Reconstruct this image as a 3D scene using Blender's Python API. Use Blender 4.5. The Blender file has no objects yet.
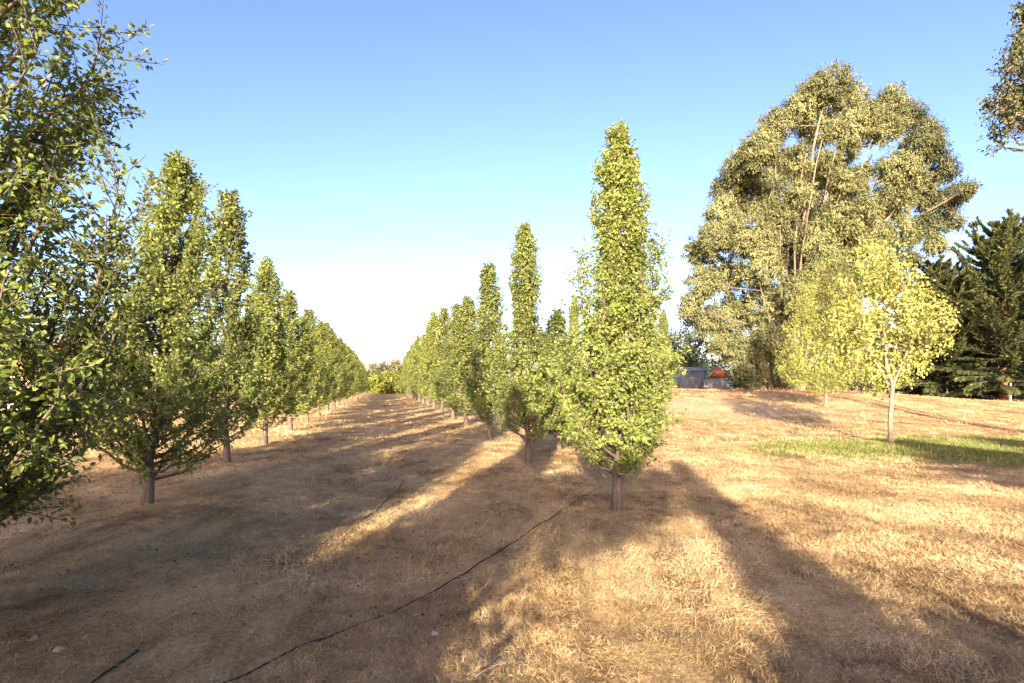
import bpy, math, random
import numpy as np

sc = bpy.context.scene
COL = sc.collection
PI = math.pi
rad = math.radians

# ------------------------------------------------------------------ light
SUN_EL = rad(14.5)
SUN_AZ = rad(9.0)            # shadows run towards +Y, a little to the right
SDIR = np.array([math.sin(SUN_AZ), math.cos(SUN_AZ)])
TAN_EL = math.tan(SUN_EL)

# ------------------------------------------------------------------ noise / terrain
_rs = np.random.RandomState(11)
_GR = _rs.rand(256, 256)

def vnoise(x, y):
    x = np.asarray(x, float); y = np.asarray(y, float)
    xi = np.floor(x).astype(int); yi = np.floor(y).astype(int)
    xf = x - xi; yf = y - yi
    xf = xf * xf * (3 - 2 * xf); yf = yf * yf * (3 - 2 * yf)
    a = _GR[xi % 256, yi % 256]; b = _GR[(xi + 1) % 256, yi % 256]
    c = _GR[xi % 256, (yi + 1) % 256]; d = _GR[(xi + 1) % 256, (yi + 1) % 256]
    return (a * (1 - xf) + b * xf) * (1 - yf) + (c * (1 - xf) + d * xf) * yf

def fbm(x, y, o=4):
    s = 0; a = .5
    for k in range(o):
        s = s + a * vnoise(np.asarray(x) * 2 ** k + 17.3 * k, np.asarray(y) * 2 ** k + 5.1 * k); a *= .5
    return s / (1 - .5 ** o)

def smooth(a, b, v):
    t = np.clip((np.asarray(v, float) - a) / (b - a), 0, 1)
    return t * t * (3 - 2 * t)

CA, SA = math.cos(rad(12.58)), math.sin(rad(12.58))

def gz(x, y):
    """height of the paddock"""
    x = np.asarray(x, float); y = np.asarray(y, float)
    u = x * CA + y * SA
    z = 1.2 * smooth(15, 40, y) * smooth(5, 12, u) * (1 - .55 * smooth(21, 33, x))
    z = z + .10 * (fbm(x * .35, y * .35, 2) - .5) + .05 * (fbm(x * 1.7, y * 1.7, 3) - .5)
    z = z + .10 * smooth(2.2, 3.4, np.abs(u)) * (np.abs(u) < 3.4) * 0
    z = z - .05 * np.exp(-((u) ** 2) / 1.5) * (y > 0)
    return z

def gzf(x, y): return float(gz(x, y))

# ------------------------------------------------------------------ mesh building
class Geo:
    """collects faces of 3 or 4 corners, with a per-face random value"""
    def __init__(s): s.v = []; s.f = []; s.a = []; s.n = 0
    def add(s, v, f, a=None):
        v = np.asarray(v, np.float32); f = np.asarray(f, np.int32)
        if len(v) == 0: return
        s.v.append(v); s.f.append(f + s.n); s.n += len(v)
        s.a.append(np.zeros(len(f), np.float32) if a is None else np.asarray(a, np.float32))
    def mesh(s, name, mat, smooth_=False):
        me = bpy.data.meshes.new(name)
        v = np.concatenate(s.v)
        me.vertices.add(len(v)); me.vertices.foreach_set('co', v.ravel())
        li = np.concatenate([f.ravel() for f in s.f])
        lt = np.concatenate([np.full(len(f), f.shape[1], np.int32) for f in s.f])
        ls = np.concatenate([[0], np.cumsum(lt)[:-1]]).astype(np.int32)
        me.loops.add(len(li)); me.loops.foreach_set('vertex_index', li.astype(np.int32))
        me.polygons.add(len(lt)); me.polygons.foreach_set('loop_start', ls)
        try: me.polygons.foreach_set('loop_total', lt)
        except Exception: pass
        at = me.attributes.new('rnd', 'FLOAT', 'FACE')
        at.data.foreach_set('value', np.concatenate(s.a))
        if smooth_: me.polygons.foreach_set('use_smooth', np.ones(len(lt), bool))
        me.update(calc_edges=True); me.validate()
        me.materials.append(mat)
        return me

def link(name, me, parent=None, loc=(0, 0, 0)):
    o = bpy.data.objects.new(name, me); COL.objects.link(o)
    if parent is not None: o.parent = parent
    o.location = loc
    return o

def tag(o, label=None, cat=None, group=None, kind=None):
    if label: o['label'] = label
    if cat: o['category'] = cat
    if group: o['group'] = group
    if kind: o['kind'] = kind
    return o

def empty(name, loc, rz=0.0):
    o = bpy.data.objects.new(name, None); COL.objects.link(o)
    o.location = loc; o.rotation_euler = (0, 0, rz); o.empty_display_size = .2
    return o

def copy_tree(root, loc, rz=0.0, scale=(1, 1, 1)):
    r = root.copy(); COL.objects.link(r)
    r.location = loc; r.rotation_euler = (0, 0, rz); r.scale = scale
    for ch in list(root.children):
        c = ch.copy(); COL.objects.link(c); c.parent = r
        for g in list(ch.children):
            d = g.copy(); COL.objects.link(d); d.parent = c
    return r

def nrm(a):
    a = np.asarray(a, float)
    return a / np.maximum(np.linalg.norm(a, axis=-1, keepdims=True), 1e-9)

def tube(geo, pts, rads, sides=6, rnd=0.0, cap=True):
    pts = np.asarray(pts, float); n = len(pts)
    t = nrm(np.gradient(pts, axis=0))
    ref = np.array([0.31, .17, .93]) if abs(t[0][2]) < .8 else np.array([.93, .2, .1])
    s = nrm(np.cross(t, ref)); b = np.cross(t, s)
    ang = np.arange(sides) * 2 * PI / sides
    R = np.asarray(rads, float).reshape(n, 1, 1)
    V = pts[:, None, :] + R * (np.cos(ang)[None, :, None] * s[:, None, :] + np.sin(ang)[None, :, None] * b[:, None, :])
    V = V.reshape(-1, 3)
    i = np.arange(n - 1)[:, None] * sides; j = np.arange(sides)[None, :]; k = (j + 1) % sides
    F = np.stack([i + j, i + k, i + k + sides, i + j + sides], -1).reshape(-1, 4)
    geo.add(V, F, np.full(len(F), rnd))
    if cap:
        c = np.array([[0, q, q + 1] for q in range(1, sides - 1)])
        geo.add(V[-sides:], c, np.full(len(c), rnd)); geo.add(V[:sides], c[:, ::-1], np.full(len(c), rnd))

def bez(p0, p1, p2, n):
    t = np.linspace(0, 1, n)[:, None]
    return (1 - t) ** 2 * p0 + 2 * t * (1 - t) * p1 + t * t * p2

def leaves(geo, P, D, N, L, W, fold=.25, curl=.12, rnd=None, rs=None):
    """folded, slightly curled leaf blades: base P, direction D, upper side N"""
    n = len(P); D = nrm(D); S = nrm(np.cross(D, N)); N = np.cross(S, D)
    L = np.broadcast_to(np.asarray(L, float), (n,))[:, None]; W = np.broadcast_to(np.asarray(W, float), (n,))[:, None]
    v0 = P
    v1 = P + D * L * .30 - S * W * .5 + N * fold * W
    v2 = P + D * L * .68 - S * W * .38 + N * (fold * .8 * W - curl * .45 * L)
    v3 = P + D * L - N * curl * L
    v4 = P + D * L * .68 + S * W * .38 + N * (fold * .8 * W - curl * .45 * L)
    v5 = P + D * L * .30 + S * W * .5 + N * fold * W
    V = np.stack([v0, v1, v2, v3, v4, v5], 1).reshape(-1, 3)
    b = np.arange(n)[:, None] * 6
    F = np.concatenate([b + np.array([[0, 3, 2, 1]]), b + np.array([[0, 5, 4, 3]])])
    r = np.random.RandomState(3).rand(n) if rnd is None else rnd
    geo.add(V, F, np.concatenate([r, r]))

def strips(geo, P, D, N, L, W, rnd, bend=.15):
    """cheap narrow blade: one quad and a tip triangle"""
    n = len(P); D = nrm(D); S = nrm(np.cross(D, N)); N = np.cross(S, D)
    L = np.broadcast_to(np.asarray(L, float), (n,))[:, None]; W = np.broadcast_to(np.asarray(W, float), (n,))[:, None]
    V = np.stack([P - S * W * .5, P + S * W * .5, P + D * L * .55 + S * W * .42, P + D * L * .55 - S * W * .42,
                  P + D * L * .97 - N * bend * L], 1).reshape(-1, 3)
    b = np.arange(n)[:, None] * 5
    geo.add(V, b + np.array([[0, 1, 2, 3]]), rnd)
    geo.add(V, b + np.array([[3, 2, 4]]), rnd) if False else None
    geo.f.append((b + np.array([[3, 2, 4]])).astype(np.int32) + geo.n - len(V)); geo.a.append(np.asarray(rnd, np.float32))

# ------------------------------------------------------------------ materials
def mat_new(name):
    m = bpy.data.materials.new(name); m.use_nodes = True
    nt = m.node_tree; nt.nodes.clear()
    return m, nt

def nd(nt, t, **kw):
    n = nt.nodes.new(t)
    for k, v in kw.items():
        if k.startswith('i_'): n.inputs[k[2:].replace('_', ' ')].default_value = v
        else: setattr(n, k, v)
    return n

def ramp(nt, src, stops):
    r = nd(nt, 'ShaderNodeValToRGB')
    el = r.color_ramp.elements
    while len(el) < len(stops): el.new(.5)
    for e, (p, c) in zip(el, stops): e.position = p; e.color = (*c, 1)
    nt.links.new(src, r.inputs[0]); return r.outputs[0]

def leaf_mat(name, stops, rough=.45, trans=.3, spec=.4, vary=.35, nscale=1.2, tcol=(1.25, 1.2, .5)):
    m, nt = mat_new(name); L = nt.links.new
    a = nd(nt, 'ShaderNodeAttribute', attribute_name='rnd')
    col = ramp(nt, a.outputs['Fac'], stops)
    g = nd(nt, 'ShaderNodeNewGeometry')
    no = nd(nt, 'ShaderNodeTexNoise', i_Scale=nscale, i_Detail=2.0); L(g.outputs['Position'], no.inputs['Vector'])
    mr = nd(nt, 'ShaderNodeMapRange'); L(no.outputs['Fac'], mr.inputs[0])
    mr.inputs[1].default_value = .3; mr.inputs[2].default_value = .7
    mr.inputs[3].default_value = 1 - vary; mr.inputs[4].default_value = 1 + vary
    oi = nd(nt, 'ShaderNodeObjectInfo')
    mo = nd(nt, 'ShaderNodeMapRange'); L(oi.outputs['Random'], mo.inputs[0]); mo.inputs[3].default_value = .85; mo.inputs[4].default_value = 1.15
    mm = nd(nt, 'ShaderNodeMath', operation='MULTIPLY'); L(mr.outputs[0], mm.inputs[0]); L(mo.outputs[0], mm.inputs[1])
    vm = nd(nt, 'ShaderNodeVectorMath', operation='SCALE'); L(col, vm.inputs[0]); L(mm.outputs[0], vm.inputs['Scale'])
    p = nd(nt, 'ShaderNodeBsdfPrincipled'); p.inputs['Roughness'].default_value = rough
    p.inputs['Specular IOR Level'].default_value = spec
    L(vm.outputs[0], p.inputs['Base Color'])
    tm = nd(nt, 'ShaderNodeVectorMath', operation='MULTIPLY'); L(vm.outputs[0], tm.inputs[0]); tm.inputs[1].default_value = tcol
    tr = nd(nt, 'ShaderNodeBsdfTranslucent'); L(tm.outputs[0], tr.inputs['Color'])
    mx = nd(nt, 'ShaderNodeMixShader'); mx.inputs[0].default_value = trans
    L(p.outputs[0], mx.inputs[1]); L(tr.outputs[0], mx.inputs[2])
    o = nd(nt, 'ShaderNodeOutputMaterial'); L(mx.outputs[0], o.inputs['Surface'])
    return m

def bark_mat(name, c0, c1, scale=9., stretch=.18, rough=.9, bump=.35):
    m, nt = mat_new(name); L = nt.links.new
    tc = nd(nt, 'ShaderNodeTexCoord'); mp = nd(nt, 'ShaderNodeMapping'); mp.inputs['Scale'].default_value = (1, 1, stretch)
    L(tc.outputs['Object'], mp.inputs[0])
    no = nd(nt, 'ShaderNodeTexNoise', i_Scale=scale, i_Detail=6.0, i_Roughness=.65); L(mp.outputs[0], no.inputs['Vector'])
    col = ramp(nt, no.outputs['Fac'], [(.3, c0), (.7, c1)])
    p = nd(nt, 'ShaderNodeBsdfPrincipled'); p.inputs['Roughness'].default_value = rough; p.inputs['Specular IOR Level'].default_value = .15
    L(col, p.inputs['Base Color'])
    b = nd(nt, 'ShaderNodeBump', i_Strength=bump, i_Distance=.03); L(no.outputs['Fac'], b.inputs['Height']); L(b.outputs[0], p.inputs['Normal'])
    o = nd(nt, 'ShaderNodeOutputMaterial'); L(p.outputs[0], o.inputs['Surface'])
    return m

def plain_mat(name, c, rough=.6, metal=0., scale=14., amt=.2, spec=.4):
    m, nt = mat_new(name); L = nt.links.new
    tc = nd(nt, 'ShaderNodeTexCoord')
    no = nd(nt, 'ShaderNodeTexNoise', i_Scale=scale, i_Detail=5.0); L(tc.outputs['Object'], no.inputs['Vector'])
    col = ramp(nt, no.outputs['Fac'], [(.3, tuple(v * (1 - amt) for v in c)), (.7, tuple(min(1, v * (1 + amt)) for v in c))])
    p = nd(nt, 'ShaderNodeBsdfPrincipled'); p.inputs['Roughness'].default_value = rough; p.inputs['Metallic'].default_value = metal
    p.inputs['Specular IOR Level'].default_value = spec
    L(col, p.inputs['Base Color'])
    o = nd(nt, 'ShaderNodeOutputMaterial'); L(p.outputs[0], o.inputs['Surface'])
    return m

M = {}
M['pear'] = leaf_mat('pear_leaf', [(0, (.085, .120, .030)), (.45, (.180, .238, .060)), (.8, (.295, .325, .098)), (.96, (.36, .32, .12)), (1, (.30, .17, .06))], rough=.42, trans=.5, spec=.4, vary=.25)
M['pear_dark'] = leaf_mat('pear_leaf_dark', [(0, (.064, .100, .030)), (.5, (.145, .190, .050)), (.85, (.25, .27, .072)), (1, (.32, .28, .09))], rough=.4, trans=.42, spec=.45, vary=.3)
M['yellow'] = leaf_mat('yellow_leaf', [(0, (.14, .17, .032)), (.5, (.285, .305, .088)), (.85, (.41, .395, .135)), (1, (.54, .46, .19))], rough=.5, trans=.35, spec=.3, vary=.18)
M['lime'] = leaf_mat('lime_leaf', [(0, (.12, .16, .035)), (.5, (.25, .29, .075)), (.85, (.37, .37, .12)), (1, (.48, .43, .20))], rough=.5, trans=.38, spec=.3, vary=.18)
M['gum'] = leaf_mat('gum_leaf', [(0, (.085, .112, .048)), (.5, (.158, .173, .083)), (.9, (.230, .236, .116)), (1, (.27, .24, .13))], rough=.6, trans=.3, spec=.15, vary=.3, nscale=.35)
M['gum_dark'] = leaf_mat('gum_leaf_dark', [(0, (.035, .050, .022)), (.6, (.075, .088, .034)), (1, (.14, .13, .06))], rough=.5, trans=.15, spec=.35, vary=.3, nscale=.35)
M['dry'] = leaf_mat('gum_dead_leaf', [(0, (.10, .075, .045)), (.6, (.20, .16, .10)), (1, (.28, .22, .14))], rough=.8, trans=.15, spec=.1, vary=.25, nscale=.4)
M['conifer'] = leaf_mat('conifer_needle', [(0, (.024, .036, .018)), (.55, (.055, .072, .030)), (.88, (.13, .14, .045)), (1, (.20, .18, .06))], rough=.6, trans=.08, spec=.2, vary=.3, nscale=.5)
M['hedge'] = leaf_mat('hedge_leaf', [(0, (.08, .11, .02)), (.6, (.18, .205, .035)), (1, (.26, .27, .05))], rough=.5, trans=.3, spec=.3, vary=.25, nscale=.3)
M['bush'] = leaf_mat('bush_leaf', [(0, (.035, .055, .014)), (.6, (.08, .11, .025)), (1, (.15, .16, .04))], rough=.5, trans=.25, spec=.3, vary=.3, nscale=.5)
M['blue'] = leaf_mat('bluish_leaf', [(0, (.03, .055, .03)), (.6, (.065, .09, .045)), (1, (.12, .14, .06))], rough=.5, trans=.2, spec=.3, vary=.3, nscale=.4)
M['rust'] = leaf_mat('rusty_leaf', [(0, (.06, .07, .025)), (.6, (.12, .115, .04)), (1, (.18, .14, .06))], rough=.6, trans=.2, spec=.2, vary=.3, nscale=.4)
M['bark'] = bark_mat('pear_bark', (.060, .048, .038), (.17, .14, .11), 16)
M['bark_pale'] = bark_mat('pale_bark', (.12, .095, .072), (.27, .22, .17), 12)
M['bark_gum'] = bark_mat('gum_bark', (.11, .088, .07), (.28, .235, .19), 1.6, .15)
M['bark_red'] = bark_mat('red_bark', (.10, .050, .032), (.24, .13, .085), 4)
M['hose'] = plain_mat('hose_plastic', (.016, .017, .013), .8, scale=30, spec=.1)
M['hose_green'] = plain_mat('green_hose_plastic', (.012, .036, .026), .8, scale=30, spec=.1)
M['wood'] = bark_mat('weathered_post', (.22, .19, .15), (.40, .35, .28), 8, .1)
M['wire'] = plain_mat('fence_wire', (.25, .25, .25), .4, .8)
M['shed'] = plain_mat('shed_steel', (.125, .145, .155), .6, .1, 1.5, .25)
M['shed_roof'] = plain_mat('shed_roof_steel', (.20, .22, .21), .6, .1, 1.5, .2)
M['pale'] = plain_mat('grey_paling', (.27, .27, .26), .85, 0, 5, .35)
M['tile'] = plain_mat('terracotta_tile', (.58, .17, .065), .8, 0, 6, .25)
M['render'] = plain_mat('cream_render', (.55, .47, .40), .9, 0, 3, .1)
M['brick'] = plain_mat('red_brick', (.33, .13, .10), .9, 0, 9, .25)
M['glass'] = plain_mat('window_glass', (.05, .06, .08), .1, 0, 3, .1, .6)
M['litter'] = leaf_mat('fallen_leaf', [(0, (.075, .048, .028)), (.55, (.19, .11, .055)), (.85, (.32, .18, .08)), (1, (.40, .33, .22))], rough=.8, trans=.05, spec=.1, vary=.1)
M['orange'] = leaf_mat('orange_fallen_leaf', [(0, (.42, .09, .018)), (1, (.60, .16, .03))], rough=.7, trans=.1, spec=.2, vary=.1)
M['white_leaf'] = leaf_mat('bleached_leaf', [(0, (.30, .26, .19)), (1, (.46, .41, .32))], rough=.8, trans=.1, spec=.1, vary=.1)
M['twig'] = bark_mat('dead_twig', (.12, .09, .06), (.30, .23, .15), 20)

# grass blades
def grass_mat(name, stops, vary=.25):
    return leaf_mat(name, stops, rough=.75, trans=.18, spec=.15, vary=vary, nscale=.8, tcol=(1.1, 1.05, .8))
M['straw'] = grass_mat('dry_straw', [(0, (.105, .070, .036)), (.22, (.27, .185, .098)), (.5, (.42, .305, .160)), (.75, (.52, .38, .208)), (1, (.61, .48, .29))])
M['grass'] = grass_mat('green_grass', [(0, (.060, .095, .022)), (.5, (.12, .165, .038)), (.78, (.23, .23, .075)), (1, (.44, .35, .18))])

def ground_mat():
    m, nt = mat_new('dry_paddock'); L = nt.links.new
    g = nd(nt, 'ShaderNodeNewGeometry'); pos = g.outputs['Position']
    def noise(s, d=6., r=.6, vec=pos):
        n = nd(nt, 'ShaderNodeTexNoise', i_Scale=s, i_Detail=d, i_Roughness=r); L(vec, n.inputs['Vector']); return n.outputs['Fac']
    fine = noise(30., 8., .85)
    mp = nd(nt, 'ShaderNodeMapping'); mp.inputs['Scale'].default_value = (1, .45, 1); L(pos, mp.inputs[0])
    mid = noise(1.7, 6., .65, mp.outputs[0]); big = noise(.28, 4., .55)
    c1 = ramp(nt, fine, [(.32, (.13, .086, .044)), (.45, (.37, .26, .130)), (.56, (.52, .385, .20)), (.70, (.66, .51, .30))])
    c2 = ramp(nt, mid, [(.36, (.50, .41, .34)), (.5, (.95, .92, .88)), (.66, (1.22, 1.18, 1.1))])
    c3 = ramp(nt, big, [(.3, (.82, .76, .70)), (.55, (1, 1, 1)), (.75, (1.16, 1.14, 1.1))])
    def mul(a, b):
        v = nd(nt, 'ShaderNodeVectorMath', operation='MULTIPLY'); L(a, v.inputs[0]); L(b, v.inputs[1]); return v.outputs[0]
    col = mul(mul(c1, c2), c3)
    def blob(cx, cy, rx, ry, amt, wob=.9, edge=.45):
        sx = nd(nt, 'ShaderNodeVectorMath', operation='SUBTRACT'); L(pos, sx.inputs[0]); sx.inputs[1].default_value = (cx, cy, 0)
        ml = nd(nt, 'ShaderNodeVectorMath', operation='MULTIPLY'); L(sx.outputs[0], ml.inputs[0]); ml.inputs[1].default_value = (1 / rx, 1 / ry, 0)
        ln = nd(nt, 'ShaderNodeVectorMath', operation='LENGTH'); L(ml.outputs[0], ln.inputs[0])
        ad = nd(nt, 'ShaderNodeMath', operation='MULTIPLY_ADD'); L(noise(.9, 5., .7), ad.inputs[0]); ad.inputs[1].default_value = wob; L(ln.outputs['Value'], ad.inputs[2])
        r = nd(nt, 'ShaderNodeMapRange'); L(ad.outputs[0], r.inputs[0])
        r.inputs[1].default_value = 1 + wob * .5 - edge; r.inputs[2].default_value = 1 + wob * .5 + edge
        r.inputs[3].default_value = amt; r.inputs[4].default_value = 0
        return r.outputs[0]
    def mixc(a, c, f):
        x = nd(nt, 'ShaderNodeMix', data_type='RGBA'); L(f, x.inputs['Factor']); L(a, x.inputs['A'])
        if isinstance(c, tuple): x.inputs['B'].default_value = (*c, 1)
        else: L(c, x.inputs['B'])
        return x.outputs['Result']
    gr = ramp(nt, fine, [(.3, (.06, .075, .02)), (.55, (.13, .145, .035)), (.8, (.26, .23, .08))])
    col = mixc(col, gr, blob(11.8, 14.3, 6.2, 2.8, .9, 1.2, .6))
    col = mixc(col, gr, blob(6.6, 22.5, 2.2, 1.7, .45))
    rd = ramp(nt, fine, [(.3, (.14, .060, .03)), (.55, (.30, .145, .07)), (.8, (.42, .25, .13))])
    col = mixc(col, rd, blob(22, 39, 16, 4.5, .8, 1.2))
    pl = ramp(nt, fine, [(.3, (.42, .32, .20)), (.7, (.58, .46, .30))])
    col = mixc(col, pl, blob(10.5, 27, 6.5, 4.5, .6))
    p = nd(nt, 'ShaderNodeBsdfPrincipled'); p.inputs['Roughness'].default_value = .95; p.inputs['Specular IOR Level'].default_value = .1
    L(col, p.inputs['Base Color'])
    hm = nd(nt, 'ShaderNodeMath', operation='MULTIPLY_ADD'); L(mid, hm.inputs[0]); hm.inputs[1].default_value = 2.5; L(fine, hm.inputs[2])
    b = nd(nt, 'ShaderNodeBump', i_Strength=.7, i_Distance=.06); L(hm.outputs[0], b.inputs['Height']); L(b.outputs[0], p.inputs['Normal'])
    o = nd(nt, 'ShaderNodeOutputMaterial'); L(p.outputs[0], o.inputs['Surface'])
    return m
M['ground'] = ground_mat()

# ------------------------------------------------------------------ ground
def axis(lo, hi, c, fine, r):
    a = [0.0]
    step = fine
    while a[-1] < hi - c:
        if a[-1] > r: step *= 1.06
        a.append(a[-1] + step)
    b = [0.0]; step = fine
    while b[-1] > lo - c:
        if -b[-1] > r: step *= 1.06
        b.append(b[-1] - step)
    return np.array(sorted(set(a + b))) + c
xs = axis(-900, 900, 0, .12, 14); ys = axis(-60, 2500, 8, .12, 9)
X, Y = np.meshgrid(xs, ys)
Z = gz(X, Y)
nearm = np.exp(-((X / 14) ** 2 + ((Y - 6) / 12) ** 2))
Z = Z + nearm * (.05 * (fbm(X * 3.1, Y * 3.1, 3) - .5))
V = np.stack([X, Y, Z], -1).reshape(-1, 3)
nx = len(xs); ii = (np.arange(len(ys) - 1)[:, None] * nx + np.arange(nx - 1)[None, :]).ravel()
g = Geo(); g.add(V, np.stack([ii, ii + 1, ii + nx + 1, ii + nx], -1))
tag(link('ground', g.mesh('ground', M['ground'], True)), kind='structure')

# ------------------------------------------------------------------ grass cover
rs = np.random.RandomState(5)
def wedge(n, y0, y1, side=1.05, extra=1.5):
    y = np.sqrt(rs.uniform(y0 * y0, y1 * y1, n)); x = rs.uniform(-1, 1, n) * (y * side + extra)
    return x, y
def greenness(x, y):
    a = 1 - np.hypot((x - 11.8) / 6.2, (y - 14.3) / 2.7); b = .6 - np.hypot((x - 6.6) / 2.2, (y - 22.5) / 1.7)
    return np.maximum(a, b) + .9 * (fbm(x * .9, y * .9, 3) - .5)
gs = Geo(); gg = Geo()
for (y0, y1, n, L0, L1, w) in ((1.5, 4.5, 360000, .015, .055, .0026), (4.5, 9, 460000, .018, .058, .0036), (9, 16, 260000, .03, .075, .0055), (16, 34, 170000, .05, .11, .014), (34, 75, 90000, .07, .15, .035)):
    x, y = wedge(n, y0, y1)
    k = n // 3                                                     # a third stands in tussocks
    tx, ty = wedge(max(60, n // 90), y0, y1)
    pick = rs.randint(0, len(tx), k)
    x[:k] = tx[pick] + rs.normal(0, .05 + .006 * y0, k); y[:k] = ty[pick] + rs.normal(0, .05 + .006 * y0, k)
    dens = fbm(x * 1.3, y * .8, 3)
    keep = rs.rand(n) < np.clip((dens - .27) * 3.6, .12, 1); 
    tus = np.zeros(n, bool); tus[:k] = True
    x, y, tus, dens = x[keep], y[keep], tus[keep], dens[keep]; n = len(x)
    el = np.where(tus, rs.uniform(.35, 1.2, n), np.abs(rs.normal(.22, .32, n)))
    az = rs.uniform(0, 2 * PI, n) * .85 + (fbm(x * .5 + 9, y * .5, 2) * 3 * PI)
    D = np.stack([np.cos(az) * np.cos(el), np.sin(az) * np.cos(el), np.sin(el)], -1)
    N = nrm(np.stack([rs.normal(0, .6, n), rs.normal(0, .6, n), np.ones(n)], -1))
    Ln = rs.uniform(L0, L1, n) * np.where(tus, 1.2, 1.0)
    P = np.stack([x, y, gz(x, y) + np.exp(-((x / 14) ** 2 + ((y - 6) / 12) ** 2)) * (.05 * (fbm(x * 3.1, y * 3.1, 3) - .5)) + .002 + np.where(tus, 0, rs.uniform(0, .02, n))], -1)
    gn = greenness(x, y) > rs.uniform(-.1, .45, n)
    rv = np.clip(rs.beta(1.3, 1.3, n) * .8 + (dens - .5) * 1.3 + (fbm(x * 9, y * 9, 2) - .5) * .9 + (fbm(x * .55 + 7, y * .8, 2) - .5) * .9 + .13, 0, 1)
    strips(gs, P[~gn], D[~gn], N[~gn], Ln[~gn], w, rv[~gn])
    if gn.sum():
        strips(gg, P[gn], D[gn] + np.array([0, 0, .7]), N[gn], Ln[gn] * 1.1, w * 1.1, rs.rand(gn.sum()))
# scattered taller tussocks
for (y0, y1, nt_, L0, L1, w) in ((1.6, 5, 90, .03, .085, .0022), (5, 11, 160, .03, .08, .003), (11, 20, 160, .04, .10, .006)):
    tx, ty = wedge(nt_ * 2, y0, y1); kk = fbm(tx * .45 + 40, ty * .45, 3) > .5; tx, ty = tx[kk], ty[kk]
    m_ = 70; x = np.repeat(tx, m_) + rs.normal(0, .06, len(tx) * m_); y = np.repeat(ty, m_) + rs.normal(0, .06, len(tx) * m_); n = len(x)
    az = rs.uniform(0, 2 * PI, n); el = rs.uniform(.3, 1.35, n)
    D = np.stack([np.cos(az) * np.cos(el), np.sin(az) * np.cos(el), np.sin(el)], -1)
    strips(gs, np.stack([x, y, gz(x, y)], -1), D, nrm(rs.normal(0, 1, (n, 3)) + [0, 0, .6]), rs.uniform(L0, L1, n), w, np.clip(rs.normal(.6, .2, n), 0, 1))
tag(link('dry_grass', gs.mesh('dry_grass', M['straw'])), 'short straw-coloured dry grass over the paddock floor', 'grass', kind='stuff')
# more green blades for the watered strip
n = 130000
x = rs.normal(11.8, 3.9, n); y = rs.normal(14.3, 1.7, n)
k = greenness(x, y) > rs.uniform(-.1, .6, n); x, y = x[k], y[k]; n = len(x)
az = rs.uniform(0, 2 * PI, n); el = rs.uniform(.5, 1.4, n)
D = np.stack([np.cos(az) * np.cos(el), np.sin(az) * np.cos(el), np.sin(el)], -1)
strips(gg, np.stack([x, y, gz(x, y)], -1), D, nrm(rs.normal(0, 1, (n, 3)) + [0, 0, .6]), rs.uniform(.05, .14, n), .009, rs.rand(n))
tag(link('green_grass', gg.mesh('green_grass', M['grass'])), 'patch of green watered grass round the yellow tree', 'grass', kind='stuff')
# fallen leaf litter
lt = Geo()
for (y0, y1, n, s) in ((1.5, 6, 900, .035), (6, 14, 1100, .042), (14, 30, 700, .06)):
    x, y = wedge(n, y0, y1)
    keep = rs.rand(n) < smooth(.45, .62, fbm(x * .7 + 3, y * .7, 3)) + .12; x, y = x[keep], y[keep]; n = len(x)
    az = rs.uniform(0, 2 * PI, n)
    D = np.stack([np.cos(az), np.sin(az), rs.uniform(-.3, .5, n)], -1)
    leaves(lt, np.stack([x, y, gz(x, y) + .03], -1), D, nrm(rs.normal(0, .5, (n, 3)) + [0, 0, 1]), s * rs.uniform(.6, 1.2, n), s * .55, .35, .25, rnd=rs.beta(1.3, 2.2, n))
tag(link('leaf_litter', lt.mesh('leaf_litter', M['litter'])), 'scattered brown fallen leaves among the dry grass', 'fallen leaves', kind='stuff')

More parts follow.
